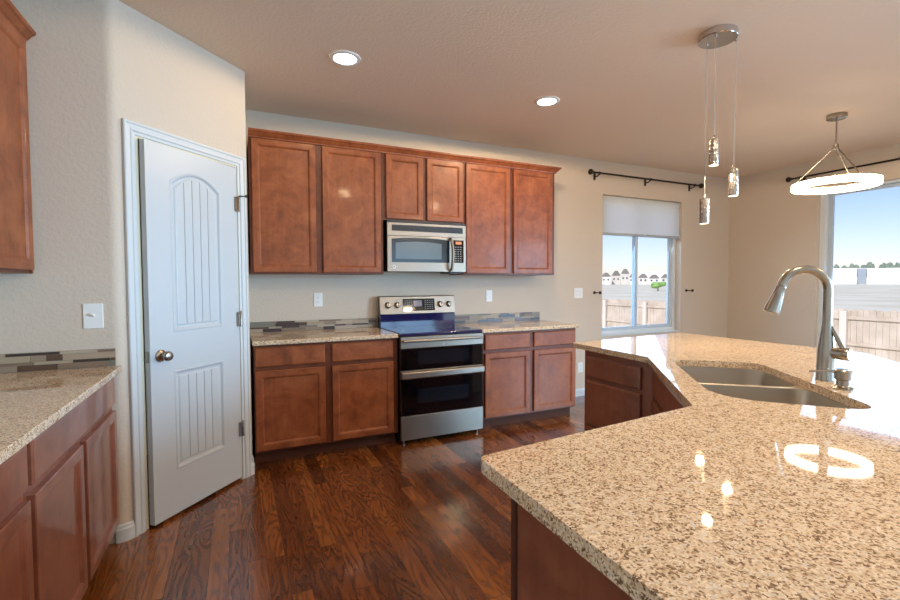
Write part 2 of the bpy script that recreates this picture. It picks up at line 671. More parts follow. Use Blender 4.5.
baseboard('baseboard_back', (1.86, 0), (XR, 0), (0, -1))
baseboard('baseboard_right', (XR, 0), (XR, DY1 + 0.0), (-1, 0))
m = MB()
pth = [(Vector((-1.768, YS)), Vector((0, -1)))]
for i, q in enumerate(rad):
    a = i / 8 * PI / 4
    pth.append((Vector(q), Vector((math.sin(a), -math.cos(a)))))
pth.append((Vector(dg(0.034)), NG))
m.loops([[(p.x + n.x * d, p.y + n.y * d, z * 1.05) for d, z in BBP] for p, n in pth])
struct(m.build('baseboard_pantry', M_TRIM))
m = MB()
m.loops([[(p.x + n.x * d, p.y + n.y * d, z) for d, z in BBP] for p, n in
         ((Vector(dg(0.836)), NG), (Vector(dg(SE)), (NG + Vector((1, 0))).normalized() * 1.08), (Vector((dg(SE)[0], -0.60)), Vector((1, 0))))])
struct(m.build('baseboard_corner', M_TRIM))

# door casing and jamb
CAS = [(0, 0), (0, 0.016), (0.004, 0.019), (0.012, 0.019), (0.016, 0.014), (0.034, 0.012), (0.040, 0.016), (0.046, 0.016), (0.050, 0.010), (0.064, 0.008), (0.066, 0.0)]
m = MB()
c0, c1, ct = 0.030, 0.842, 2.168
rows = []
for d, h in CAS:
    rows.append([(*dg(c0 + d, h), 0), (*dg(c0 + d, h), ct - d), (*dg(c1 - d, h), ct - d), (*dg(c1 - d, h), 0)])
m.loops(rows, closed=False, cap0=False, cap1=False)
cz = struct(m.build('trim_1', M_TRIM))
m = MB()
for s0, s1 in ((OP0, OP0 + 0.016), (OP1 - 0.010, OP1)):
    m.prism([dg(s0, 0.001), dg(s1, 0.001), dg(s1, -th), dg(s0, -th)], 0, OPZ)
m.prism([dg(OP0 + 0.016, 0.001), dg(OP1 - 0.01, 0.001), dg(OP1 - 0.01, -th), dg(OP0 + 0.016, -th)], OPZ - 0.012, OPZ)
m.prism([dg(OP0 + 0.016, -0.042), dg(OP0 + 0.028, -0.042), dg(OP0 + 0.028, -0.075), dg(OP0 + 0.016, -0.075)], 0, OPZ - 0.012)
m.build('jamb', M_JAMB, cz)

# pantry door, a little ajar; root at the hinge, leaf along -x, face at y = 0 looking to -y
hx, hy = dg(OP1 - 0.012, 0.004)
door = thing('door_1', None, None, (hx, hy, 0), PI / 4 + math.radians(3.2), kind='structure')
DW, DB, DT = 0.652, 0.020, 2.088
m = MB()
m.box(-DW, 0, 0.012, 0.035, DB, DT)
PX0, PX1 = -0.508, -0.138
PZ = ((0.270, 0.838), (1.055, 1.905))
ARCH = 0.072
for x0, x1 in ((-DW, PX0), (PX1, 0)):
    m.box(x0, x1, 0, 0.012, DB, DT)
m.box(PX0, PX1, 0, 0.012, DB, PZ[0][0])
m.box(PX0, PX1, 0, 0.012, PZ[0][1], PZ[1][0])


def arch_pts(inset, n=16):
    w = (PX1 - PX0)
    out = []
    for k in range(n + 1):
        u = -1 + 2 * k / n
        x = (PX0 + PX1) / 2 + u * (w / 2 - inset)
        out.append((x, PZ[1][1] + ARCH * (1 - u * u) - inset))
    return out


ap = arch_pts(0)
for p, q in zip(ap, ap[1:]):
    m.extrude([p, q, (q[0], DT), (p[0], DT)], 'y', 0, 0.012)
bmesh.ops.remove_doubles(m.bm, verts=m.bm.verts, dist=1e-5)
m.build('door_leaf', M_DOOR, door)


def outline(z0, z1, inset, arched):
    pts = [(PX0 + inset, z0 + inset), (PX1 - inset, z0 + inset)]
    if arched:
        return pts + list(reversed(arch_pts(inset)))
    return pts + [(PX1 - inset, z1 - inset), (PX0 + inset, z1 - inset)]


for (z0, z1), arched in zip(PZ, (False, True)):
    m = MB()
    rings = []
    for ins, dep in ((0, 0.0), (0.006, -0.003), (0.014, -0.001), (0.022, 0.009), (0.034, 0.010), (0.040, 0.005), (0.043, 0.004)):
        rings.append([(p[0], dep, p[1]) for p in outline(z0, z1, ins, arched)])
    m.loops(rings, cap0=False, cap1=False)
    n = 5
    xa, xb = PX0 + 0.043, PX1 - 0.043
    for k in range(n):
        g = 0.0019
        u0, u1 = xa + (xb - xa) * k / n + (g if k else 0), xa + (xb - xa) * (k + 1) / n - (g if k < n - 1 else 0)
        if arched:
            def zt(x):
                u = (x - (PX0 + PX1) / 2) / ((PX1 - PX0) / 2 - 0.043)
                return z1 + ARCH * (1 - u * u) - 0.043
            m.extrude([(u0, z0 + 0.043), (u1, z0 + 0.043), (u1, zt(u1)), ((u0 + u1) / 2, zt((u0 + u1) / 2)), (u0, zt(u0))], 'y', 0.004, 0.012)
        else:
            m.extrude([(u0, z0 + 0.043), (u1, z0 + 0.043), (u1, z1 - 0.043), (u0, z1 - 0.043)], 'y', 0.004, 0.012)
    m.build('door_panel', M_DOOR, door)
m = MB()
kz, kx = 0.935, -DW + 0.062
m.lathe([(0.033, 0), (0.033, 0.005), (0.028, 0.010), (0.013, 0.014), (0.012, 0.030), (0.020, 0.036), (0.027, 0.046), (0.028, 0.056), (0.022, 0.066), (0.006, 0.071)],
        (kx, 0.0, kz), (0, -1, 0))
m.build('door_knob', M_NICKEL, door, smooth=True)
m = MB()
m.box(-DW - 0.0015, -DW, 0.006, 0.031, kz - 0.03, kz + 0.03)
m.build('latch_plate', M_NICKEL, door)
for hz in (1.85, 1.09, 0.35):
    m = MB()
    m.lathe([(0.006, 0), (0.006, 0.10), (0.003, 0.106)], (0.006, -0.012, hz - 0.05), seg=12)
    m.box(-0.022, 0.004, -0.010, -0.001, hz - 0.047, hz + 0.047)
    h = m.build('hinge', M_NICKEL, door, smooth=True)
    if hz > 1.8:
        m = MB()
        m.tube([(0.006, -0.012, hz + 0.055), (0.025, -0.045, hz + 0.055), (0.03, -0.06, hz + 0.055)], 0.004, 8)
        m.lathe([(0.009, 0), (0.009, 0.01)], (0.028, -0.05, hz + 0.055), (0.3, -1, 0), 10)
        m.build('hinge_stop', M_BLACK, h, smooth=True)

# ------------------------------------------------------------------ kitchen window, patio door
win = thing('window_1', None, None, (0, 0, 0), kind='structure')
FY0, FY1 = 0.085, 0.145
m = MB()
fr = 0.045
m.box(WX0, WX0 + fr, FY0, FY1, WZ0, WZ1)
m.box(WX1 - fr, WX1, FY0, FY1, WZ0, WZ1)
m.box(WX0 + fr, WX1 - fr, FY0, FY1, WZ0, WZ0 + 0.055)
m.box(WX0 + fr, WX1 - fr, FY0, FY1, WZ1 - fr, WZ1)
m.build('window_frame', M_VINYL, win, bevel=0.003)
mx_ = 3.40
for x0, x1, y0, nm in ((WX0 + fr, mx_ + 0.022, 0.090, 'sash'), (mx_ - 0.022, WX1 - fr, 0.118, 'sash')):
    m = MB()
    z0, z1 = WZ0 + 0.055, WZ1 - fr
    f = 0.042
    m.box(x0, x0 + f, y0, y0 + 0.026, z0, z1)
    m.box(x1 - f, x1, y0, y0 + 0.026, z0, z1)
    m.box(x0 + f, x1 - f, y0, y0 + 0.026, z0, z0 + f)
    m.box(x0 + f, x1 - f, y0, y0 + 0.026, z1 - f, z1)
    s = m.build('sash', M_VINYLG, win, bevel=0.002)
    m = MB()
    m.box(x0 + f, x1 - f, y0 + 0.010, y0 + 0.014, z0 + f, z1 - f)
    m.build('pane', M_GLASS, s)
m = MB()
m.box(WX0, WX1, 0.0, FY0, WZ0 - 0.002, WZ0 + 0.012)
m.build('window_sill', M_TRIM, win)

pd = thing('door_2', None, None, (0, 0, 0), kind='structure')
px0, px1 = XR + 0.05, XR + 0.14
m = MB()
m.box(px0, px1, DY1 - 0.06, DY1, 0, DZ1)
m.box(px0, px1, DY0, DY0 + 0.06, 0, DZ1)
m.box(px0, px1, DY0 + 0.06, DY1 - 0.06, DZ1 - 0.03, DZ1)
m.box(px0, px1, DY0 + 0.06, DY1 - 0.06, 0.0, 0.045)
m.build('door_frame', M_VINYL, pd, bevel=0.003)
my = (DY0 + DY1) / 2
for y0, y1, xx in ((my - 0.04, DY1 - 0.06, px0 + 0.05), (DY0 + 0.06, my + 0.04, px0 + 0.012)):
    m = MB()
    f = 0.07
    z0, z1 = 0.045, DZ1 - 0.03
    m.box(xx, xx + 0.034, y0, y0 + f, z0, z1)
    m.box(xx, xx + 0.034, y1 - 0.045, y1, z0, z1)
    m.box(xx, xx + 0.034, y0 + f, y1 - 0.045, z0, z0 + 0.09)
    m.box(xx, xx + 0.034, y0 + f, y1 - 0.045, z1 - 0.035, z1)
    s = m.build('sliding_panel', M_VINYLG, pd, bevel=0.002)
    m = MB()
    m.box(xx + 0.014, xx + 0.020, y0 + f, y1 - 0.045, z0 + 0.09, z1 - 0.035)
    m.build('pane', M_GLASS, s)


# ------------------------------------------------------------------ cabinets
def rect_rings(m, x0, x1, z0, z1, prof):
    """nested rectangles facing -y: (inset, how far proud of y = 0)."""
    rings = []
    for ins, d in prof:
        rings.append([(x0 + ins, -d, z0 + ins), (x1 - ins, -d, z0 + ins), (x1 - ins, -d, z1 - ins), (x0 + ins, -d, z1 - ins)])
    m.loops(rings)


DOORP = [(0, 0.0005), (0, 0.0185), (0.003, 0.0215), (0.041, 0.0215), (0.044, 0.0195), (0.047, 0.0195), (0.055, 0.0115), (0.058, 0.010)]
SLABP = [(0, 0.0005), (0, 0.013), (0.004, 0.016), (0.008, 0.019)]


def cab_door(parent, x0, x1, z0, z1, material=None):
    m = MB()
    rect_rings(m, x0, x1, z0, z1, DOORP)
    return m.build('door', material or M_CAB, parent)


def drawer(parent, x0, x1, z0, z1, material=None, name='drawer'):
    m = MB()
    rect_rings(m, x0, x1, z0, z1, SLABP)
    return m.build(name, material or M_CAB, parent)


def carcass(parent, x0, x1, depth, z0, z1, material=None, lip=0.0):
    m = MB()
    m.box(x0, x1, 0, depth, z0, z1)
    return m.build('carcass', material or M_FRAME_SHADED, parent, bevel=0.0015)


def toe(parent, x0, x1, depth, side=0.0):
    m = MB()
    m.box(x0 + side, x1 - side, 0.075, depth, 0.0, 0.095)
    return m.build('toe_kick', M_KICK, parent)


CT, CTH = 0.914, 0.032
CB = CT - CTH

# wall cabinets on the range wall
UB, UT, UD = 1.402, 2.452, 0.33
for name, lab, x0, x1, zb, doors in (
        ('wall_cabinet', 'tall reddish brown two-door wall cabinet beside the pantry door', -1.085, -0.030, UB, ((-1.066, -0.594), (-0.541, -0.055))),
        ('wall_cabinet', 'short reddish brown two-door wall cabinet directly above the microwave', -0.030, 0.750, 1.870, ((-0.006, 0.335), (0.373, 0.735))),
        ('wall_cabinet', 'tall reddish brown two-door wall cabinet right of the microwave', 0.750, 1.790, UB, ((0.765, 1.242), (1.287, 1.752)))):
    c = thing(name, lab, 'cabinet', ((x0 + x1) / 2, -UD, zb), 0, 'wall cabinets over the range wall')
    w = (x1 - x0) / 2
    xc = (x0 + x1) / 2
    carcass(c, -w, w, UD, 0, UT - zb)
    for a, d in doors:
        cab_door(c, a - xc, d - xc, 0.014, UT - zb - 0.018)

CROWN = [(0, 0), (0.010, 0.0), (0.012, 0.010), (0.020, 0.016), (0.034, 0.034), (0.044, 0.040), (0.048, 0.050), (0.048, 0.056), (0, 0.056)]


def crown(name, label, path, z, cat='crown moulding'):
    """path: plan points with mitre-scaled outward normals."""
    m = MB()
    m.loops([[(p[0] + n[0] * d, p[1] + n[1] * d, z + h) for d, h in CROWN] for p, n in path])
    return tag(m.build(name, M_CAB), label, cat)


crown('crown_moulding', 'long wooden crown moulding along the top of the range wall cabinets',
      [((-1.085, -UD - 0.004), (0, -1)), ((1.794, -UD - 0.004), (1, -1)), ((1.794, 0), (1, 0))], 2.440)

# wall cabinet by the left picture edge, on the left wall, facing +x
lc = thing('wall_cabinet', 'reddish brown wall cabinet cut off by the left picture edge', 'cabinet', (-2.066, YS - 0.001, 1.378), PI / 2)
carcass(lc, -1.0, 0, 0.31, 0, 1.085)
m = MB()
m.box(-0.018, 0, -0.008, -0.0005, 0, 1.085)
m.build('scribe_strip', M_CAB, lc, bevel=0.002)
cab_door(lc, -0.475, -0.030, 0.016, 1.065)
cab_door(lc, -0.975, -0.525, 0.016, 1.065)
crown('crown_moulding', 'short wooden crown moulding at the top left corner of the picture',
      [((-2.064, YS - 1.0), (1, 0)), ((-2.064, YS), (1, 0))], 2.452)


def base_cab(label, loc, rz, w, bays, depth=0.61, group=None, mt=None, dz=(0.722, 0.862), top=CB):
    """bays: (x0, x1, kind); front faces local -y"""
    c = thing('base_cabinet', label, 'cabinet', loc, rz, group)
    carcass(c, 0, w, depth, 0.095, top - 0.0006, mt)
    toe(c, 0, w, depth)
    for x0, x1, what in bays:
        if what in ('d', 'D'):
            cab_door(c, x0, x1, 0.112, dz[0] - 0.030, mt)
        if what in ('w', 'D'):
            drawer(c, x0, x1, dz[0], dz[1], mt)
        if what == 'f':
            drawer(c, x0, x1, dz[0], dz[1], mt, 'false_front')
        if what == '3':
            drawer(c, x0, x1, dz[0], dz[1], mt)
            drawer(c, x0, x1, 0.487, dz[0] - 0.024, mt)
            drawer(c, x0, x1, 0.112, 0.464, mt)
    return c


base_cab('wide reddish brown base cabinet between the pantry door and the range', (-1.085, -0.61, 0), 0, 1.082,
         ((0.008, 0.500, 'D'), (0.552, 1.042, 'D')), 0.608, 'base cabinets beside the range')
base_cab('wide reddish brown base cabinet standing right of the range', (0.772, -0.61, 0), 0, 1.066,
         ((0.038, 0.516, 'D'), (0.564, 1.056, 'D')), 0.608, 'base cabinets beside the range')
M_LC = M_CAB_SHEEN
base_cab('base cabinet with one wide drawer over two doors, up against the pantry end wall', (-1.77, YS - 1.064, 0), PI / 2, 1.062,
         ((0.018, 1.042, 'w'), (0.018, 0.494, 'd'), (0.538, 1.042, 'd')), 0.605, None, M_LC)
base_cab('base cabinet cut off at the lower left picture corner', (-1.77, YS - 1.064 - 0.502, 0), PI / 2, 0.500,
         ((0.016, 0.484, 'D'),), 0.605, None, M_LC)


def slab(name, label, outline_, holes=(), cat='countertop', bevel=0.006, top=CT):
    m = MB()
    m.prism(outline_, top - (CT - CB if top == CT else 0.030), top, holes=holes)
    return tag(m.build(name, M_GRAN, bevel=bevel, bseg=3), label, cat)


slab('countertop', 'speckled granite countertop left of the range, below the tall wall cabinet',
     [(-1.093, -0.646), (-0.003, -0.646), (-0.003, -0.001), (-1.093, -0.001)])
slab('countertop', 'speckled granite countertop right of the range, with its free end near the window',
     [(0.769, -0.646), (1.856, -0.646), (1.856, -0.001), (0.769, -0.001)])
slab('countertop', 'speckled granite countertop running out of the picture at the left edge',
     [(XL + 0.001, YS - 1.57), (-1.722, YS - 1.57), (-1.722, YS - 0.001), (XL + 0.001, YS - 0.001)])

# mosaic backsplashes: thin strips of stone and glass
TC = [lin(92, 66, 50), lin(132, 110, 90), lin(168, 150, 126), lin(148, 130, 108), lin(66, 50, 42), lin(122, 118, 104), lin(180, 164, 142)]
TM = []
for i, c in enumerate(TC):
    TM.append(mat('mosaic_strip', c, 0.34 if i in (0, 4, 5) else 0.4))
M_GROUT = mat('grout', lin(176, 164, 146), 0.8)


def backsplash(label, loc, rz, w, seed, top=0.089):
    rnd = random.Random(seed)
    m = MB()
    m.box(0, w, -0.006, -0.0005, 0, top)
    hs = [0.028, 0.015, 0.030, 0.014]
    z = 0.001
    for h in hs:
        if z + h > top:
            h = top - z
        x = 0.0
        last = -1
        while x < w - 0.002:
            L = rnd.choice((0.06, 0.10, 0.15, 0.15, 0.20))
            x1 = min(w, x + L)
            if w - x1 < 0.02:
                x1 = w
            k = rnd.choice((1, 2, 2, 3, 3, 4, 5, 6, 1)) if rnd.random() < 0.68 else rnd.choice((0, 4))
            if k == last:
                k = (k + 2) % 7
            last = k
            m.box(x + 0.001, x1 - 0.001, -0.0105, -0.006, z, z + h - 0.0015, k + 1)
            x = x1
        z += h
    return tag(m.build('backsplash', [M_GROUT] + TM), label, 'backsplash').__class__ and m


def place_backsplash(label, loc, rz, w, seed):
    before = set(bpy.data.objects)
    backsplash(label, loc, rz, w, seed)
    o = (set(bpy.data.objects) - before).pop()
    o.location = loc
    o.rotation_euler = (0, 0, rz)


place_backsplash('low strip mosaic backsplash left of the range', (-1.092, -0.001, CT + 0.0005), 0, 1.089, 3)
place_backsplash('low strip mosaic backsplash right of the range, under two wall plates', (0.772, -0.001, CT + 0.0005), 0, 1.074, 11)
place_backsplash('dark strip mosaic backsplash on the pantry end wall beneath the light switch', (XL + 0.001, YS - 0.001, CT + 0.0005), 0, -1.748 - XL, 21)

# ------------------------------------------------------------------ range
rg = thing('range', 'freestanding stainless double-oven range with black glass doors', 'range', (0, 0, 0))
RX0, RX1, RF = 0.002, 0.764, -0.655
m = MB()
m.box(RX0 + 0.004, RX1 - 0.004, RF + 0.02, -0.02, 0.035, 0.893)
m.build('body', M_BLACK, rg)
m = MB()
m.box(RX0, RX1, RF - 0.012, -0.105, 0.893, 0.917)
ck = m.build('cooktop', M_COOK, rg, bevel=0.008, bseg=3)
for cx, cy, r in ((0.20, -0.47, 0.11), (0.56, -0.47, 0.085), (0.20, -0.23, 0.075), (0.56, -0.23, 0.10)):
    m = MB()
    seg = 48
    rings = [[(cx + rr * math.cos(2 * PI * k / seg), cy + rr * math.sin(2 * PI * k / seg), 0.9174) for k in range(seg)] for rr in (r, r - 0.003)]
    m.loops(rings, cap0=False, cap1=False)
    m.build('burner_ring', M_GREY, ck)
m = MB()
m.extrude([(-0.105, 0.895), (-0.105, 1.028), (-0.100, 1.034), (-0.022, 1.034), (-0.022, 0.895)], 'x', RX0 + 0.002, RX1 - 0.002)
m.build('riser', M_COOK, rg, bevel=0.004)
m = MB()
m.extrude([(-0.108, 1.036), (-0.082, 1.198), (-0.076, 1.203), (-0.022, 1.203), (-0.022, 1.036)], 'x', RX0, RX1)
bk = m.build('control_panel', M_STEEL, rg, bevel=0.003)
bslope = math.atan2(0.026, 0.162)


def bpt(x, z, off=0.0):
    """a point on the sloping control face"""
    y = -0.108 + 0.026 * (z - 1.036) / 0.162
    return Vector((x, y - off * math.cos(bslope), z + off * math.sin(bslope)))


m = MB()
m.loops([[bpt(0.225, 1.062, o), bpt(0.548, 1.062, o), bpt(0.548, 1.176, o), bpt(0.225, 1.176, o)] for o in (0.0005, 0.003)])
dp = m.build('display', M_BLACKG, rg)
m = MB()
m.loops([[bpt(0.330, 1.100, o), bpt(0.420, 1.100, o), bpt(0.420, 1.160, o), bpt(0.330, 1.160, o)] for o in (0.003, 0.0036)])
m.build('screen', M_DISP, dp)
for i in range(4):
    for j in range(5):
        for x in (0.243 + i * 0.022, 0.445 + i * 0.024):
            z = 1.078 + j * 0.019
            m = MB()
            m.loops([[bpt(x, z, o), bpt(x + 0.012, z, o), bpt(x + 0.012, z + 0.006, o), bpt(x, z + 0.006, o)] for o in (0.003, 0.0034)])
            m.build('key', M_GREY, dp)
for kx in (0.078, 0.170, 0.604, 0.698):
    p = bpt(kx, 1.119)
    ax = Vector((0, -math.cos(bslope), math.sin(bslope)))
    m = MB()
    m.lathe([(0.030, 0.0005), (0.030, 0.006), (0.024, 0.010), (0.022, 0.030), (0.018, 0.034)], p, ax, 28)
    k = m.build('knob', M_NICKEL, rg, smooth=True)
    m = MB()
    c_ = p + ax * 0.034
    m.box(c_.x - 0.0025, c_.x + 0.0025, c_.y - 0.004, c_.y + 0.001, c_.z - 0.016, c_.z + 0.018)
    m.build('pointer', M_BLACK, k)


def oven_door(name, z0, z1, zt, zg, win):
    """steel top rail from zg to z1 with a bar handle, glass below"""
    m = MB()
    m.box(RX0 + 0.002, RX1 - 0.002, RF - 0.018, RF + 0.018, z0, zg)
    d = m.build(name, M_BLACKG, rg, bevel=0.003)
    m = MB()
    m.box(RX0 + 0.002, RX1 - 0.002, RF - 0.019, RF + 0.018, zg + 0.0005, z1)
    m.build('door_rail', M_STEEL, d, bevel=0.003)
    x0, x1, w0, w1 = win
    m = MB()
    m.box(x0, x1, RF - 0.0192, RF - 0.017, w0, w1)
    m.build('oven_window', M_DARKG, d)
    return d


d1 = oven_door('upper_oven_door', 0.614, 0.886, 0, 0.792, (0.15, 0.62, 0.655, 0.765))
m = MB()
m.tube([(RX0 + 0.02, RF - 0.045, 0.856), (0.383, RF - 0.052, 0.856), (RX1 - 0.02, RF - 0.045, 0.856)], 0.012, 14)
for x in (RX0 + 0.045, RX1 - 0.045):
    m.tube([(x, RF - 0.015, 0.856), (x, RF - 0.046, 0.856)], 0.010, 12)
m.build('handle', M_STEEL, d1, smooth=True)
m = MB()
m.lathe([(0.010, 0), (0.010, 0.001)], (0.383, RF - 0.019, 0.812), (0, -1, 0), 20)
m.build('badge', M_GREY, d1)
d2 = oven_door('lower_oven_door', 0.243, 0.610, 0, 0.540, (0.15, 0.62, 0.335, 0.455))
m = MB()
m.extrude([(RF - 0.019, 0.545), (RF - 0.046, 0.549), (RF - 0.050, 0.556), (RF - 0.050, 0.594), (RF - 0.046, 0.602), (RF - 0.019, 0.607)], 'x', RX0 + 0.003, RX1 - 0.003)
m.build('handle', M_STEEL, d2, bevel=0.003)
m = MB()
m.box(RX0 + 0.003, RX1 - 0.003, RF - 0.020, RF + 0.018, 0.040, 0.238)
m.build('storage_drawer', M_STEEL, rg, bevel=0.004)
for x in (0.04, 0.725):
    for y in (-0.62, -0.10):
        m = MB()
        m.lathe([(0.018, 0.0), (0.018, 0.006), (0.008, 0.008), (0.008, 0.037)], (x, y, 0), seg=14)
        m.build('foot', M_NICKEL, rg, smooth=True)

# ------------------------------------------------------------------ microwave
mw_ = thing('microwave', 'stainless over-the-range microwave hung below the short wall cabinet', 'microwave', (0, 0, 1.425))
MX0, MX1, MF = -0.008, 0.748, -0.375
m = MB()
m.box(MX0 + 0.004, MX1 - 0.004, MF + 0.02, -0.002, 0.004, 0.443)
m.build('body', M_BLACK, mw_)
m = MB()
m.box(MX0, MX1, MF, MF + 0.019, 0.312, 0.424)
vt = m.build('vent_panel', M_STEEL, mw_, bevel=0.003)
m = MB()
m.box(MX0 + 0.040, MX1 - 0.035, MF - 0.002, MF - 0.0003, 0.352, 0.405)
for k in range(5):
    z = 0.357 + k * 0.010
    m.box(MX0 + 0.044, MX1 - 0.039, MF - 0.005, MF - 0.002, z, z + 0.004)
m.build('vent_grille', M_BLACK, vt)
m = MB()
m.box(MX0, 0.605, MF, MF + 0.019, 0.0, 0.311)
md = m.build('door', M_STEEL, mw_, bevel=0.003)
m = MB()


def bowed(x0, x1, z0, z1, bow, n=10):
    pts = [(x0 + (x1 - x0) * k / n, z0) for k in range(n + 1)]
    pts += [(x1 - (x1 - x0) * k / n, z1 + bow * (1 - (2 * k / n - 1) ** 2)) for k in range(n + 1)]
    return pts


m.extrude(bowed(0.030, 0.578, 0.082, 0.284, 0.014), 'y', MF - 0.002, MF - 0.0003)
m.build('door_glass', M_MWDOOR, md)
m = MB()
m.extrude(bowed(0.066, 0.500, 0.112, 0.250, 0.014), 'y', MF - 0.0032, MF - 0.002)
m.build('mesh_window', M_MWGLASS, md)
m = MB()
m.tube([(0.582, MF - 0.002, 0.300), (0.586, MF - 0.034, 0.285), (0.590, MF - 0.050, 0.22), (0.591, MF - 0.053, 0.155), (0.590, MF - 0.050, 0.09), (0.586, MF - 0.034, 0.028), (0.582, MF - 0.002, 0.012)],
       [0.012, 0.013, 0.014, 0.014, 0.014, 0.013, 0.012], 14)
m.build('handle', M_STEEL, md, smooth=True)
m = MB()
m.lathe([(0.015, 0.0003), (0.015, 0.002), (0.012, 0.003)], (0.052, MF, 0.042), (0, -1, 0), 24)
bg_ = m.build('badge', M_PLATE, mw_)
m = MB()
m.lathe([(0.009, 0.003), (0.009, 0.0034)], (0.052, MF, 0.042), (0, -1, 0), 20)
m.build('badge_mark', M_GREY, bg_)
m = MB()
m.box(0.606, MX1, MF, MF + 0.019, 0.0, 0.311)
kp = m.build('keypad_panel', M_STEEL, mw_, bevel=0.003)
m = MB()
m.box(0.620, MX1 - 0.026, MF - 0.002, MF - 0.0003, 0.085, 0.290)
kb = m.build('keypad', M_BLACKG, mw_)
m = MB()
m.box(0.640, 0.700, MF - 0.003, MF - 0.002, 0.252, 0.278)
m.build('display', M_ORANGE, kb)
for j in range(7):
    for i in range(3):
        m = MB()
        x, z = 0.634 + i * 0.026, 0.098 + j * 0.021
        m.box(x, x + 0.015, MF - 0.0026, MF - 0.002, z, z + 0.008)
        m.build('key', M_GREY, kb)
m = MB()
m.box(0.60, 0.73, -0.33, -0.12, -0.012, 0.004)
m.build('underside_lamp', M_BLACK, mw_)
m = MB()
m.box(MX0 + 0.002, MX1 - 0.002, MF + 0.001, MF + 0.02, 0.425, 0.444)
m.build('mounting_strip', M_BLACK, mw_)

# ------------------------------------------------------------------ island
ICT = 0.955
ICB = ICT - 0.030
A_ = (-0.7228, -3.3156)
I1, I2, E0, E1 = (0.0596, -3.2362), (0.6653, -2.5296), (0.6878, -1.9347), (1.7757, -1.8355)


def fillet(pts, radii, n=6):
    out = []
    N = len(pts)
    for i, (p, r) in enumerate(zip(pts, radii)):
        p = Vector(p)
        if r == 0:
            out.append(tuple(p))
            continue
        a = (Vector(pts[i - 1]) - p).normalized()
        c = (Vector(pts[(i + 1) % N]) - p).normalized()
        half = a.angle(c) / 2
        d = r / math.tan(half)
        p0, p2 = p + a * d, p + c * d
        for k in range(n + 1):
            t_ = k / n
            q = p0 * (1 - t_) ** 2 + p * 2 * t_ * (1 - t_) + p2 * t_ * t_
            out.append(tuple(q))
    return out


isl = [(-0.7525, -4.3323), (0.3787, -4.3323), (1.7757, -2.9352), E1, E0, I2, I1, A_]
isl = fillet(isl, [0.02, 0.05, 0.05, 0.03, 0.02, 0.02, 0.025, 0.025])
# sink frame: e runs along the bevelled inner edge towards the near leg, n away from the kitchen
EV = (Vector(I1) - Vector(I2)).normalized()
NV = Vector((-EV.y, EV.x))
if NV.x < 0:
    NV = -NV
SO = Vector(I2)


def sk(e, n):
    p = SO + EV * e + NV * n
    return (p.x, p.y)


def rrect(e0, e1, n0, n1, r, seg=6):
    base = [(e0, n0), (e1, n0), (e1, n1), (e0, n1)]
    rr = r if isinstance(r, (list, tuple)) else [r] * 4
    return fillet(base, rr, seg)


HOLE = fillet([(0.04507, 0.09464), (0.8112, 0.09464), (0.8608, 0.5183), (0.04957, 0.4642)], [0.04507, 0.1803, 0.08112, 0.09013], 8)
hole = [sk(*p) for p in HOLE]
slab('countertop', 'big angled granite island countertop holding the sink', isl, [hole], top=ICT)

sink = thing('sink', 'stainless double-bowl sink set below the island granite', 'sink', (*sk(0.44, 0.29), 0))
so = Vector(sk(0.44, 0.29))


def loc2(e, n):
    p = Vector(sk(e, n)) - so
    return (p.x, p.y)


bowls = (rrect(0.05408, 0.4236, 0.09915, 0.4777, [0.04507, 0.05408, 0.05408, 0.08112], 6), fillet([(0.4507, 0.09915), (0.8067, 0.09915), (0.8518, 0.5138), (0.4507, 0.4912)], [0.05408, 0.1713, 0.08112, 0.05408], 6))
m = MB()
rim_out = rrect(0.01803, 0.9013, 0.06309, 0.5498, 0.02704, 3)
m.prism([loc2(*p) for p in rim_out], ICB - 0.006, ICB - 0.0008, holes=[[loc2(*p) for p in q] for q in bowls])
m.build('rim', M_STEELD, sink)
for q in bowls:
    cx = sum(p[0] for p in q) / len(q)
    cy = sum(p[1] for p in q) / len(q)
    m = MB()
    rings = []
    for k, z in ((1.0, ICB - 0.003), (0.995, ICB - 0.05), (0.97, ICB - 0.165), (0.93, ICB - 0.188), (0.85, ICB - 0.195), (0.2, ICB - 0.200)):
        rings.append([(*loc2(cx + (p[0] - cx) * k, cy + (p[1] - cy) * k), z) for p in q])
    m.loops(rings, cap0=False)
    bw = m.build('basin', M_STEELD, sink, smooth=True)
    m = MB()
    c_ = loc2(cx, cy)
    m.lathe([(0.045, 0.0), (0.045, 0.003), (0.034, 0.004), (0.030, 0.001)], (c_[0], c_[1], ICB - 0.1995), seg=24)
    m.build('drain', M_CHROME, bw, smooth=True)

# faucet: body, gooseneck, spray head over the bowls, side lever
FB = Vector((0.8329, -3.2095, ICT + 0.0005))
SP = -NV                                   # the spout reaches over the bowls
SP = Vector((SP.x, SP.y)).normalized()
fc = thing('faucet', 'brushed nickel gooseneck pull-down faucet behind the island sink', 'faucet', FB)
m = MB()
m.lathe([(0.03245, 0), (0.03245, 0.004507), (0.0311, 0.008112), (0.03065, 0.07661), (0.02884, 0.1127), (0.02389, 0.1532), (0.01893, 0.1893), (0.01604, 0.2208)], seg=28)
m.build('body', M_NICKEL, fc, smooth=True)
m = MB()
pathp, zc, ra = [(0, 0, 0.2118), (0, 0, 0.2704), (0, 0, 0.3255)], 0.3433, 0.0765
for k in range(0, 13):
    a = PI * 0.94 * k / 12
    pathp.append((SP.x * ra * (1 - math.cos(a)), SP.y * ra * (1 - math.cos(a)), zc + ra * math.sin(a)))
m.tube(pathp, [0.01604] * 3 + [0.01568] * 13, 18)
m.build('spout', M_NICKEL, fc, smooth=True)
pe, pd_ = Vector(pathp[-1]), (Vector(pathp[-1]) - Vector(pathp[-2])).normalized()
m = MB()
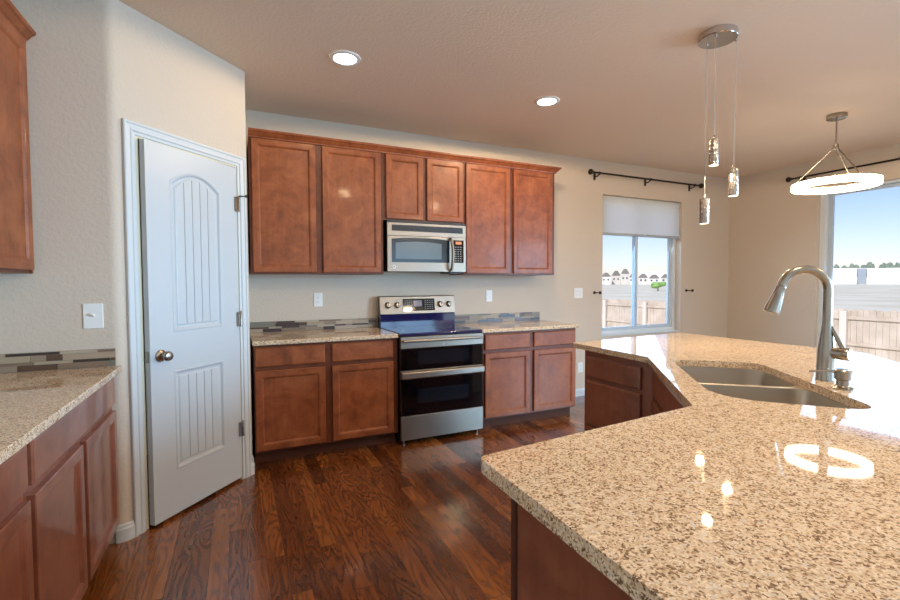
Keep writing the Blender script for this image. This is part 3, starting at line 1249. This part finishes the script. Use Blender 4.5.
m.lathe([(0.01568, 0), (0.01731, 0.003605), (0.01731, 0.009013), (0.0164, 0.01262), (0.01983, 0.04056), (0.02659, 0.09194), (0.02749, 0.1064), (0.02344, 0.11)], pe, pd_, 24)
hd = m.build('spray_head', M_NICKEL, fc, smooth=True)
m = MB()
m.lathe([(0.0164, 0.0004507), (0.01713, 0.002704), (0.0164, 0.004957)], pe, pd_, 24, cap0=False, cap1=False)
m.build('dock_ring', M_BLACK, hd, smooth=True)
HV = Vector((rt.x, rt.y, 0)) * 0.40 - Vector((fw.x, fw.y, 0)) * 0.92
HV.normalize()
m = MB()
o0 = Vector((0, 0, 0.1064))
m.lathe([(0.02073, 0.009013), (0.02208, 0.04507), (0.02344, 0.04867), (0.02344, 0.07031), (0.01983, 0.07571)], o0, HV, 22)
hb = m.build('valve', M_NICKEL, fc, smooth=True)
m = MB()
t0 = o0 + HV * 0.05362
m.tube([t0 + Vector((0, 0, 0.01442)), t0 - HV * 0.01462 + Vector((0, 0, 0.04507)), t0 - HV * 0.04225 + Vector((0, 0, 0.101))], [0.008112, 0.007661, 0.006309], 12)
m.build('lever', M_NICKEL, hb, smooth=True)

# soap dispenser
sd = thing('soap_dispenser', 'small brushed nickel soap dispenser beside the faucet', 'soap dispenser', (0.7212, -3.3156, ICT + 0.0005))
m = MB()
m.lathe([(0.03245, 0), (0.03245, 0.003605), (0.02434, 0.007211), (0.02073, 0.01082), (0.02073, 0.03065)], seg=24)
m.build('base', M_NICKEL, sd, smooth=True)
m = MB()
m.lathe([(0.02253, 0.03065), (0.02614, 0.03425), (0.02704, 0.06309), (0.02344, 0.0676)], seg=24)
m.build('pump_head', M_NICKEL, sd, smooth=True)
m = MB()
m.tube([(0, 0, 0.05588), (SP.x * 0.04874, SP.y * 0.04874, 0.06129), (SP.x * 0.1016, SP.y * 0.1016, 0.05588)], [0.005408, 0.004507, 0.003605], 10)
m.build('nozzle', M_NICKEL, sd, smooth=True)

# island cabinets under the slab
base_cab('island drawer base cabinet facing the range, at the far leg of the island', (0.714, -2.0203, 0), -PI / 2, 0.505,
         ((0.027, 0.431, '3'),), 0.54, None, M_CAB_SHEEN, (0.7693, 0.8847), ICB)
# corner sink cabinet: face runs from beside the drawer base to the near leg
c0_, c1_ = Vector((0.714, -2.5296)), Vector((0.1083, -3.2417))
ang = math.atan2(c1_.y - c0_.y, c1_.x - c0_.x)
w_ = (c1_ - c0_).length
cs = thing('base_cabinet', 'angled island sink cabinet seen in the inner corner under the granite edge', 'cabinet', (c0_.x, c0_.y, 0), ang)
m = MB()
m.box(0, w_, 0, 0.02, 0.095, ICB - 0.001)
m.box(0, 0.02, 0.02, 0.50, 0.095, ICB - 0.22)
m.box(w_ - 0.02, w_, 0.02, 0.50, 0.095, ICB - 0.22)
m.build('carcass', M_CAB_SHEEN, cs)
m = MB()
m.box(0.02, w_ - 0.02, 0.075, 0.09, 0, 0.095)
m.build('toe_kick', M_KICK, cs)
drawer(cs, 0.045, w_ - 0.045, 0.7693, 0.8991, M_CAB_SHEEN, 'false_front')
cab_door(cs, 0.045, w_ / 2 - 0.02, 0.112, 0.7459, M_CAB_SHEEN)
cab_door(cs, w_ / 2 + 0.02, w_ - 0.045, 0.112, 0.7459, M_CAB_SHEEN)
# near leg
ne = thing('base_cabinet', 'island end cabinet with plain brown side panel under the nearest granite corner', 'cabinet', (-0.6561, -3.3516, 0), 0)
m = MB()
m.box(0.012, 0.70, -0.55, -0.001, 0.095, ICB - 0.001)
m.build('carcass', M_CAB_SHEEN, ne)
m = MB()
m.box(0, 0.0115, -0.80, -0.016, 0.0, ICB - 0.001)
m.build('end_panel', M_CAB_SHEEN, ne)
m = MB()
m.box(-0.007, 0.0115, -0.0155, 0.0, 0.0, ICB - 0.001)
m.build('corner_stile', M_KICK, ne, bevel=0.002)
m = MB()
m.box(0.03, 0.69, -0.55, -0.075, 0.0, 0.094)
m.build('toe_kick', M_KICK, ne)
m = MB()
rect_rings(m, -0.68, -0.36, 0.112, 0.73, DOORP)
d = m.build('door', M_CAB_SHEEN, ne)
d.rotation_euler = (0, 0, PI)
m = MB()
rect_rings(m, -0.68, -0.36, 0.76, 0.905, SLABP)
d = m.build('drawer', M_CAB_SHEEN, ne)
d.rotation_euler = (0, 0, PI)
# back of the island, carrying the overhang
m = MB()
m.prism([(-0.6128, -4.161), (0.2615, -4.161), (1.5053, -2.9172), (1.5053, -2.0338), (1.3792, -2.0338), (1.3792, -2.8631), (0.2074, -4.0348), (-0.6128, -4.0348)], 0.0, ICB - 0.001)
tag(m.build('island_back_wall', M_WALL), 'painted knee wall under the seating side of the island', 'knee wall')


# ------------------------------------------------------------------ wall plates
def plate(name, label, loc, rz, w, h, items, group=None):
    o = thing(name, label, 'outlet' if 'outlet' in name else 'switch', loc, rz, group)
    m = MB()
    m.box(-w / 2, w / 2, -0.006, -0.0003, -h / 2, h / 2)
    m.build('cover_plate', M_PLATE, o, bevel=0.003)
    for x, z, kind in items:
        m = MB()
        if kind == 'rocker':
            m.box(x - 0.016, x + 0.016, -0.009, -0.006, z - 0.032, z + 0.032)
            m.build('rocker', M_PLATE, o, bevel=0.002)
        elif kind == 'toggle':
            m.extrude([(-0.006, z - 0.006), (-0.006, z + 0.006), (-0.020, z + 0.013), (-0.022, z + 0.006)], 'x', x - 0.005, x + 0.005)
            m.build('toggle', M_PLATE, o)
        else:
            m.box(x - 0.016, x + 0.016, -0.0085, -0.006, z - 0.0135, z + 0.0135)
            s = m.build('socket', M_PLATE, o, bevel=0.002)
            m = MB()
            for dx in (-0.007, 0.005):
                m.box(x + dx, x + dx + 0.002, -0.0088, -0.0085, z - 0.003, z + 0.007)
            m.build('slots', M_SLOT, s)
    return o


plate('light_switch', 'white toggle light switch on the pantry end wall above the dark mosaic', (-1.834, YS, 1.169), 0, 0.082, 0.125, ((0, 0, 'toggle'),))
DUO = ((0, 0.020, 's'), (0, -0.020, 's'))
plate('outlet', 'white outlet on the wall left of the range, under the tall wall cabinet', (-0.533, 0, 1.180), 0, 0.076, 0.120, DUO)
plate('light_switch', 'white rocker switch on the wall just right of the range', (1.208, 0, 1.188), 0, 0.072, 0.118, ((0, 0, 'rocker'),))
plate('outlet', 'white double-wide outlet plate on the wall left of the kitchen window', (2.393, 0, 1.202), 0, 0.125, 0.118,
      ((-0.026, 0.02, 's'), (-0.026, -0.02, 's'), (0.026, 0.02, 's'), (0.026, -0.02, 's')))
plate('outlet', 'white outlet low on the wall behind the island end', (2.430, 0, 0.335), 0, 0.076, 0.120, DUO)


# ------------------------------------------------------------------ curtain rods and tiebacks (bronze)
def rod(name, label, length, loc, rz, brackets):
    o = thing(name, label, 'curtain rod', loc, rz)
    m = MB()
    m.tube([(0, -0.085, 0), (length, -0.085, 0)], 0.011, 14)
    m.build('rod', M_BRONZE, o, smooth=True)
    for x, s in ((0, -1), (length, 1)):
        m = MB()
        m.lathe([(0.011, 0), (0.018, 0.004), (0.012, 0.012), (0.026, 0.022), (0.033, 0.038), (0.030, 0.054), (0.016, 0.068), (0.004, 0.072)],
                (x, -0.085, 0), (s, 0, 0), 20)
        m.build('finial', M_BRONZE, o, smooth=True)
    for x in brackets:
        m = MB()
        m.box(x - 0.014, x + 0.014, -0.006, -0.0003, -0.065, 0.02)
        m.tube([(x, -0.005, -0.03), (x, -0.05, -0.03), (x, -0.085, -0.013)], 0.007, 8)
        m.lathe([(0.016, -0.007), (0.016, 0.007)], (x, -0.085, 0), (1, 0, 0), 16)
        m.build('bracket', M_BRONZE, o, smooth=True)


rod('curtain_rod', 'dark bronze curtain rod above the kitchen window with the half-drawn shade', 1.78, (2.530, 0, 2.582), 0, (0.09, 0.90, 1.70))
rod('curtain_rod', 'dark bronze curtain rod above the patio door behind the ring chandelier', 2.70, (XR, -0.835, 2.575), -PI / 2, (0.09, 1.35, 2.62))


def tieback(label, loc, rz, side):
    o = thing('curtain_tieback', label, 'curtain tieback', loc, rz, 'bronze curtain tiebacks')
    m = MB()
    m.lathe([(0.018, 0.0003), (0.018, 0.005), (0.006, 0.010), (0.005, 0.085)], (0, 0, 0), (0, -1, 0), 18)
    m.build('post', M_BRONZE, o, smooth=True)
    m = MB()
    m.lathe([(0.006, 0.080), (0.015, 0.086), (0.019, 0.094), (0.016, 0.102), (0.006, 0.107)], (0, 0, 0), (0, -1, 0), 18)
    m.build('knob', M_BRONZE, o, smooth=True)


tieback('bronze curtain tieback on the wall left of the kitchen window', (2.635, 0, 1.205), 0, 1)
tieback('bronze curtain tieback on the wall right of the kitchen window', (4.205, 0, 1.215), 0, 1)
tieback('bronze curtain tieback on the right wall beside the patio door', (XR, -0.700, 1.110), -PI / 2, 1)

# roller shade inside the window reveal
sh = thing('roller_shade', 'white roller shade drawn over the top of the kitchen window', 'window shade', (WX0, 0, WZ1))
m = MB()
m.lathe([(0.024, 0.004), (0.024, WX1 - WX0 - 0.004)], (0, 0.050, -0.030), (1, 0, 0), 20)
m.build('roller', M_SHADE, sh, smooth=True)
m = MB()
m.face([m.bm.verts.new((x, 0.027, z)) for x, z in ((0.012, -0.446), (WX1 - WX0 - 0.012, -0.446), (WX1 - WX0 - 0.012, -0.025), (0.012, -0.025))])
m.build('shade_cloth', M_SHADE, sh)
m = MB()
m.box(0.010, WX1 - WX0 - 0.010, 0.018, 0.036, -0.478, -0.445)
m.build('hem_bar', M_SHADEBAR, sh, bevel=0.003)
m = MB()
m.lathe([(0.004, 0), (0.010, 0.006), (0.010, 0.014), (0.004, 0.02)], ((WX1 - WX0) / 2 + 0.02, 0.014, -0.455), (0, -1, 0.2), 12)
m.build('pull', M_PLATE, sh, smooth=True)


# ------------------------------------------------------------------ ceiling lights
def downlight(label, x, y, power):
    o = thing('recessed_light', label, 'ceiling light', (x, y, H), 0, 'recessed ceiling lights')
    m = MB()
    m.lathe([(0.098, -0.0005), (0.096, -0.006), (0.076, -0.010), (0.070, -0.006)], seg=40, cap0=False, cap1=False)
    m.build('trim_ring', M_PLATE, o, smooth=True)
    m = MB()
    m.lathe([(0.071, -0.0015), (0.071, -0.0055), (0.02, -0.007)], seg=32)
    m.build('lens', M_CANLENS, o)
    light('downlight_beam', 'SPOT', (0, 0, -0.028), power, (1.0, 0.74, 0.46), aim=(0, 0, -1), size=0.07, parent=o, spot=math.radians(179.5))
    return o


downlight('lit recessed ceiling light nearest the pantry', -0.534, -1.207, CAN_P * 0.4)
downlight('lit recessed ceiling light right of centre, above the range end cabinet', 1.058, -1.176, CAN_P * 2.0)

for x_, y_ in ((2.1, -4.2), (2.6, -6.4)):  # unseen ceiling lights added for warm light from above
    downlight('added recessed ceiling light, unseen behind the camera', x_, y_, CAN_P * 2.6)
downlight('added recessed ceiling light, out of view above the near island end', 0.35, -3.62, CAN_P * 2.2)  # unseen ceiling light added to brighten the near granite

# three-light pendant over the island
pf = thing('pendant_light', 'three-drop pendant light on a round polished canopy over the island', 'pendant light', (1.352, -2.385, H))
m = MB()
m.lathe([(0.101, -0.0005), (0.103, -0.004), (0.103, -0.034), (0.099, -0.038)], seg=48)
m.build('canopy', M_CHROME, pf, smooth=True)
for (x, y), zt_, zb_ in (((1.347, -2.334), 1.825, 1.674), ((1.301, -2.420), 2.141, 1.991), ((1.447, -2.441), 1.982, 1.826)):
    dx, dy = x - 0.009 - 1.352, y + 0.004 + 2.385
    m = MB()
    m.tube([(dx, dy, -0.038), (dx, dy, zt_ + 0.010 - H)], 0.0016, 8)
    m.build('cord', M_GREY, pf)
    m = MB()
    m.lathe([(0.006, -0.038), (0.006, -0.046), (0.003, -0.050)], (dx, dy, 0), seg=10)
    m.build('cord_grip', M_CHROME, pf, smooth=True)
    m = MB()
    zz = zb_ - H
    L = zt_ - zb_
    m.lathe([(0.024, 0.004), (0.026, 0.0), (0.0265, 0.004), (0.0265, L - 0.01), (0.026, L - 0.006), (0.007, L - 0.004), (0.006, L + 0.016), (0.003, L + 0.02)], (dx, dy, zz), seg=28)
    sd_ = m.build('pendant_shade', M_CRYST, pf, smooth=True)
    m = MB()
    m.lathe([(0.022, -0.001), (0.024, 0.0035)], (dx, dy, zz), seg=24)
    m.build('lamp', M_PENDLENS, sd_)
    light('pendant_glow', 'SPOT', (dx, dy, zz - 0.006), PEND_P, (1.0, 0.74, 0.46), aim=(0, 0, -1), size=0.02, parent=pf, spot=math.radians(150))

# ring chandelier over the dining place
RCX, RCY = 3.505, -1.965
rc = thing('chandelier', 'glowing ring chandelier with three thin arms hanging by the patio door', 'chandelier', (RCX, RCY, H))
m = MB()
m.lathe([(0.072, -0.0005), (0.072, -0.032), (0.066, -0.036)], seg=32)
m.build('canopy', M_NICKEL, rc, smooth=True)
m = MB()
m.tube([(0, 0, -0.034), (0, 0, 2.480 - H)], 0.006, 10)
m.build('stem', M_NICKEL, rc, smooth=True)
m = MB()
m.lathe([(0.012, 0.0), (0.020, 0.006), (0.020, 0.040), (0.012, 0.046)], (0, 0, 2.462 - H), seg=20)
m.build('hub', M_NICKEL, rc, smooth=True)
RR, RZ0, RZ1 = 0.303, 2.134, 2.183
for k in range(3):
    a = math.radians(-122 + 120 * k)
    m = MB()
    e = Vector((math.cos(a) * (RR - 0.02), math.sin(a) * (RR - 0.02), RZ1 + 0.012 - H))
    m.tube([(math.cos(a) * 0.014, math.sin(a) * 0.014, 2.478 - H), e], 0.0055, 10)
    m.lathe([(0.010, -0.012), (0.010, 0.010)], e, seg=12)
    m.build('arm', M_NICKEL, rc, smooth=True)
seg = 72


def annulus(prof):
    return [[(r * math.cos(2 * PI * k / seg), r * math.sin(2 * PI * k / seg), z - H) for k in range(seg)] for r, z in prof]


m = MB()
m.loops(annulus([(RR - 0.045, RZ1), (RR, RZ1), (RR, RZ1 + 0.008), (RR - 0.045, RZ1 + 0.008), (RR - 0.045, RZ1)]), cap0=False, cap1=False)
rb = m.build('ring_frame', M_NICKEL, rc)
m = MB()
m.loops(annulus([(RR - 0.043, RZ1 - 0.0005), (RR - 0.043, RZ0), (RR - 0.001, RZ0), (RR - 0.001, RZ1 - 0.0005), (RR - 0.043, RZ1 - 0.0005)]), cap0=False, cap1=False)
m.build('diffuser', M_LED, rb)

# ------------------------------------------------------------------ outside


def noise_mat(name, c0, c1, scale, rough=0.9):
    m_ = mat(name, c0, rough)
    t_ = NT(m_)
    g_ = t_.n('ShaderNodeNewGeometry')
    n_ = t_.n('ShaderNodeTexNoise', Scale=scale, Detail=6.0)
    t_.l(g_.outputs['Position'], n_.inputs['Vector'])
    t_.l(t_.ramp(n_.outputs['Fac'], [(0.35, c0), (0.65, c1)]), t_.b.inputs['Base Color'])
    return m_


M_FIELD = noise_mat('dry_field_grass', lin(208, 203, 178), lin(224, 219, 200), 0.12)
M_FENCE = noise_mat('weathered_pine', lin(186, 170, 152), lin(208, 194, 178), 2.0)
M_POST = mat('pale_fence_post', lin(216, 206, 194), 0.8)
M_HOUSE = [mat('house_siding', c, 0.8) for c in (lin(226, 222, 214), lin(206, 200, 190), lin(214, 206, 196), lin(232, 230, 228))]
M_ROOF = mat('roof_shingle', lin(128, 122, 118), 0.9)
M_WHITE = mat('white_metal_siding', lin(232, 232, 232), 0.6)
M_PANE = mat('distant_window', lin(90, 100, 110), 0.2)
M_LEAF = noise_mat('leaves', lin(112, 126, 110), lin(136, 148, 130), 1.2)
M_LEAFB = noise_mat('bright_leaves', lin(120, 160, 84), lin(150, 186, 110), 1.2)
M_TRUNK = mat('trunk_bark', lin(92, 76, 62), 0.9)

GZ = -0.92
b = MB()
b.box(-500, 900, T + 0.01, 900, GZ - 0.3, GZ)
b.box(XR + T + 0.01, 900, -300, T + 0.01, GZ - 0.3, GZ)
bmesh.ops.remove_doubles(b.bm, verts=b.bm.verts, dist=1e-4)
tag(b.build('field', M_FIELD), 'pale dry grass field stretching to the far houses', 'grass', kind='structure')

FX, FT = 15.0, 0.52
fe = thing('wooden_fence', 'weathered wooden picket fence along the yard seen through both windows', 'fence', (FX, 0, GZ))
rndf = random.Random(5)
m = MB()
y = -4.0
while y < 24:
    z1 = FT - GZ + rndf.uniform(-0.025, 0.02)
    wv = 0.138 + rndf.uniform(-0.004, 0.004)
    m.extrude([(y, 0.03), (y + wv, 0.03), (y + wv, z1 - 0.03), (y + wv - 0.03, z1), (y + 0.03, z1), (y, z1 - 0.03)], 'x', 0.0, 0.02)
    y += 0.148
m.build('picket_panel', M_FENCE, fe)
for z in (FT - GZ - 0.30, 0.38):
    m = MB()
    m.box(-0.045, -0.001, -4, 24, z, z + 0.09)
    m.build('rail', M_FENCE, fe)
for k in range(12):
    y = -4.20 + k * 2.40
    m = MB()
    m.box(-0.14, -0.046, y, y + 0.17, 0, FT - GZ - 0.06)
    m.build('post', M_POST, fe, bevel=0.006)


def ray_at(px, dist):
    a = YAW + math.atan((px - 450) / FPX)
    return Vector((CAM.x + dist * math.sin(a), CAM.y + dist * math.cos(a))), a


def house(label, px, dist, w, d, h, rise, mi, gable=True, name='house', cat='house', group='distant houses'):
    p, a = ray_at(px, dist)
    o = thing(name, label, cat, (p.x, p.y, GZ), -a, group)
    m = MB()
    m.box(-w / 2, w / 2, 0, d, 0, h)
    m.build('walls', M_HOUSE[mi] if gable else M_WHITE, o)
    m = MB()
    if gable:
        m.extrude([(-w / 2 - 0.4, h), (w / 2 + 0.4, h), (w * 0.18, h + rise), (-w * 0.18, h + rise)], 'y', -0.4, d + 0.4)
    else:
        m.box(-w / 2 - 0.2, w / 2 + 0.2, -0.2, d + 0.2, h, h + rise)
    m.build('roof', M_ROOF if gable else M_HOUSE[3], o)
    if gable:
        n = max(2, int(w / 4))
        for k in range(n):
            x = -w / 2 + w * (k + 0.5) / n
            m = MB()
            m.box(x - 0.7, x + 0.7, -0.08, -0.01, h * 0.5, h * 0.5 + 1.5)
            m.build('window', M_PANE, o)
    return o


for lab, px, ds, w, d, h, rise, mi in (
        ('pale distant house with grey roof at the left edge of the kitchen window view', 606, 430, 7.5, 9, 7.0, 3.4, 0),
        ('second pale distant house from the left in the kitchen window', 616, 446, 7.0, 9, 8.2, 4.2, 2),
        ('third pale distant house from the left, the tallest left of the window mullion', 625, 430, 6.2, 9, 9.6, 4.0, 1),
        ('pale distant house just left of the kitchen window mullion', 632.5, 415, 4.4, 9, 6.0, 3.2, 3),
        ('pale distant house just right of the kitchen window mullion', 643, 400, 6.6, 9, 5.6, 3.2, 2),
        ('low distant house in the middle of the right window pane', 654, 400, 7.6, 9, 5.0, 3.0, 0),
        ('low distant house at the right end of the row in the kitchen window', 666, 400, 7.4, 9, 5.4, 3.0, 1)):
    house(lab, px, ds, w, d, h, rise, mi)
for lab, px, ds, w, h, wm in (
        ('big white distant building above the low houses in the kitchen window', 656, 500, 30, 12.4, None),
        ('long white distant warehouse at the left of the patio door view', 844, 450, 13.6, 11.4, None),
        ('grey distant warehouse between two white ones in the patio door view', 861.5, 474, 5.0, 11.6, 'grey'),
        ('long white distant warehouse at the right of the patio door view', 889, 450, 23.5, 11.0, None)):
    o = house(lab, px, ds, w, 18, h, 0.5, 3, False, 'warehouse', 'building', 'distant white warehouses' if not wm else None)
    if wm:
        [c_ for c_ in o.children if c_.name.startswith('walls')][0].data.materials[0] = mat('grey_metal_siding', lin(160, 170, 182), 0.6)

ico = bmesh.new()
bmesh.ops.create_icosphere(ico, subdivisions=2, radius=1)
ICO_V = [v.co.copy() for v in ico.verts]
ICO_F = [[v.index for v in f.verts] for f in ico.faces]
ico.free()


def tree(label, px, dist, w, h, seed, mt, group, name='tree', cat='tree'):
    p, a = ray_at(px, dist)
    r = random.Random(seed)
    o = thing(name, label, cat, (p.x, p.y, GZ), -a, group)
    m = MB()
    for k in range(7):
        c = Vector((r.uniform(-0.32, 0.32) * w, r.uniform(-0.25, 0.25) * w, h * r.uniform(0.48, 0.76)))
        s = r.uniform(0.22, 0.34)
        vs = [m.bm.verts.new((c.x + v.x * w * s * r.uniform(0.8, 1.2), c.y + v.y * w * s * r.uniform(0.8, 1.2), c.z + v.z * h * 0.24 * r.uniform(0.8, 1.2))) for v in ICO_V]
        for f in ICO_F:
            m.face([vs[i] for i in f])
    m.build('crown', mt, o)
    m = MB()
    m.tube([(0, 0, 0), (0, 0, h * 0.5)], [w * 0.04, w * 0.03], 8)
    m.build('trunk', M_TRUNK, o)


tree('bright green round tree on the field in the kitchen window', 658, 120, 3.2, 2.4, 1, M_LEAFB, None)
TREES = ((835, 505, 6.2, 16.6), (844, 522, 6.6, 16.0), (853, 505, 6.0, 17.0), (862, 522, 6.8, 17.4), (871, 505, 6.4, 18.2), (880, 522, 6.4, 17.6), (889, 505, 6.4, 16.8), (898, 522, 6.6, 17.4))
ORD = ('leftmost', 'second from the left', 'third from the left', 'fourth from the left', 'fourth from the right', 'third from the right', 'second from the right', 'rightmost')
for i, (px, ds, w, h) in enumerate(TREES):
    tree('distant grey-green tree behind the white warehouses, %s of the row' % ORD[i], px, ds, w, h, 40 + i, M_LEAF, 'trees behind the warehouses')
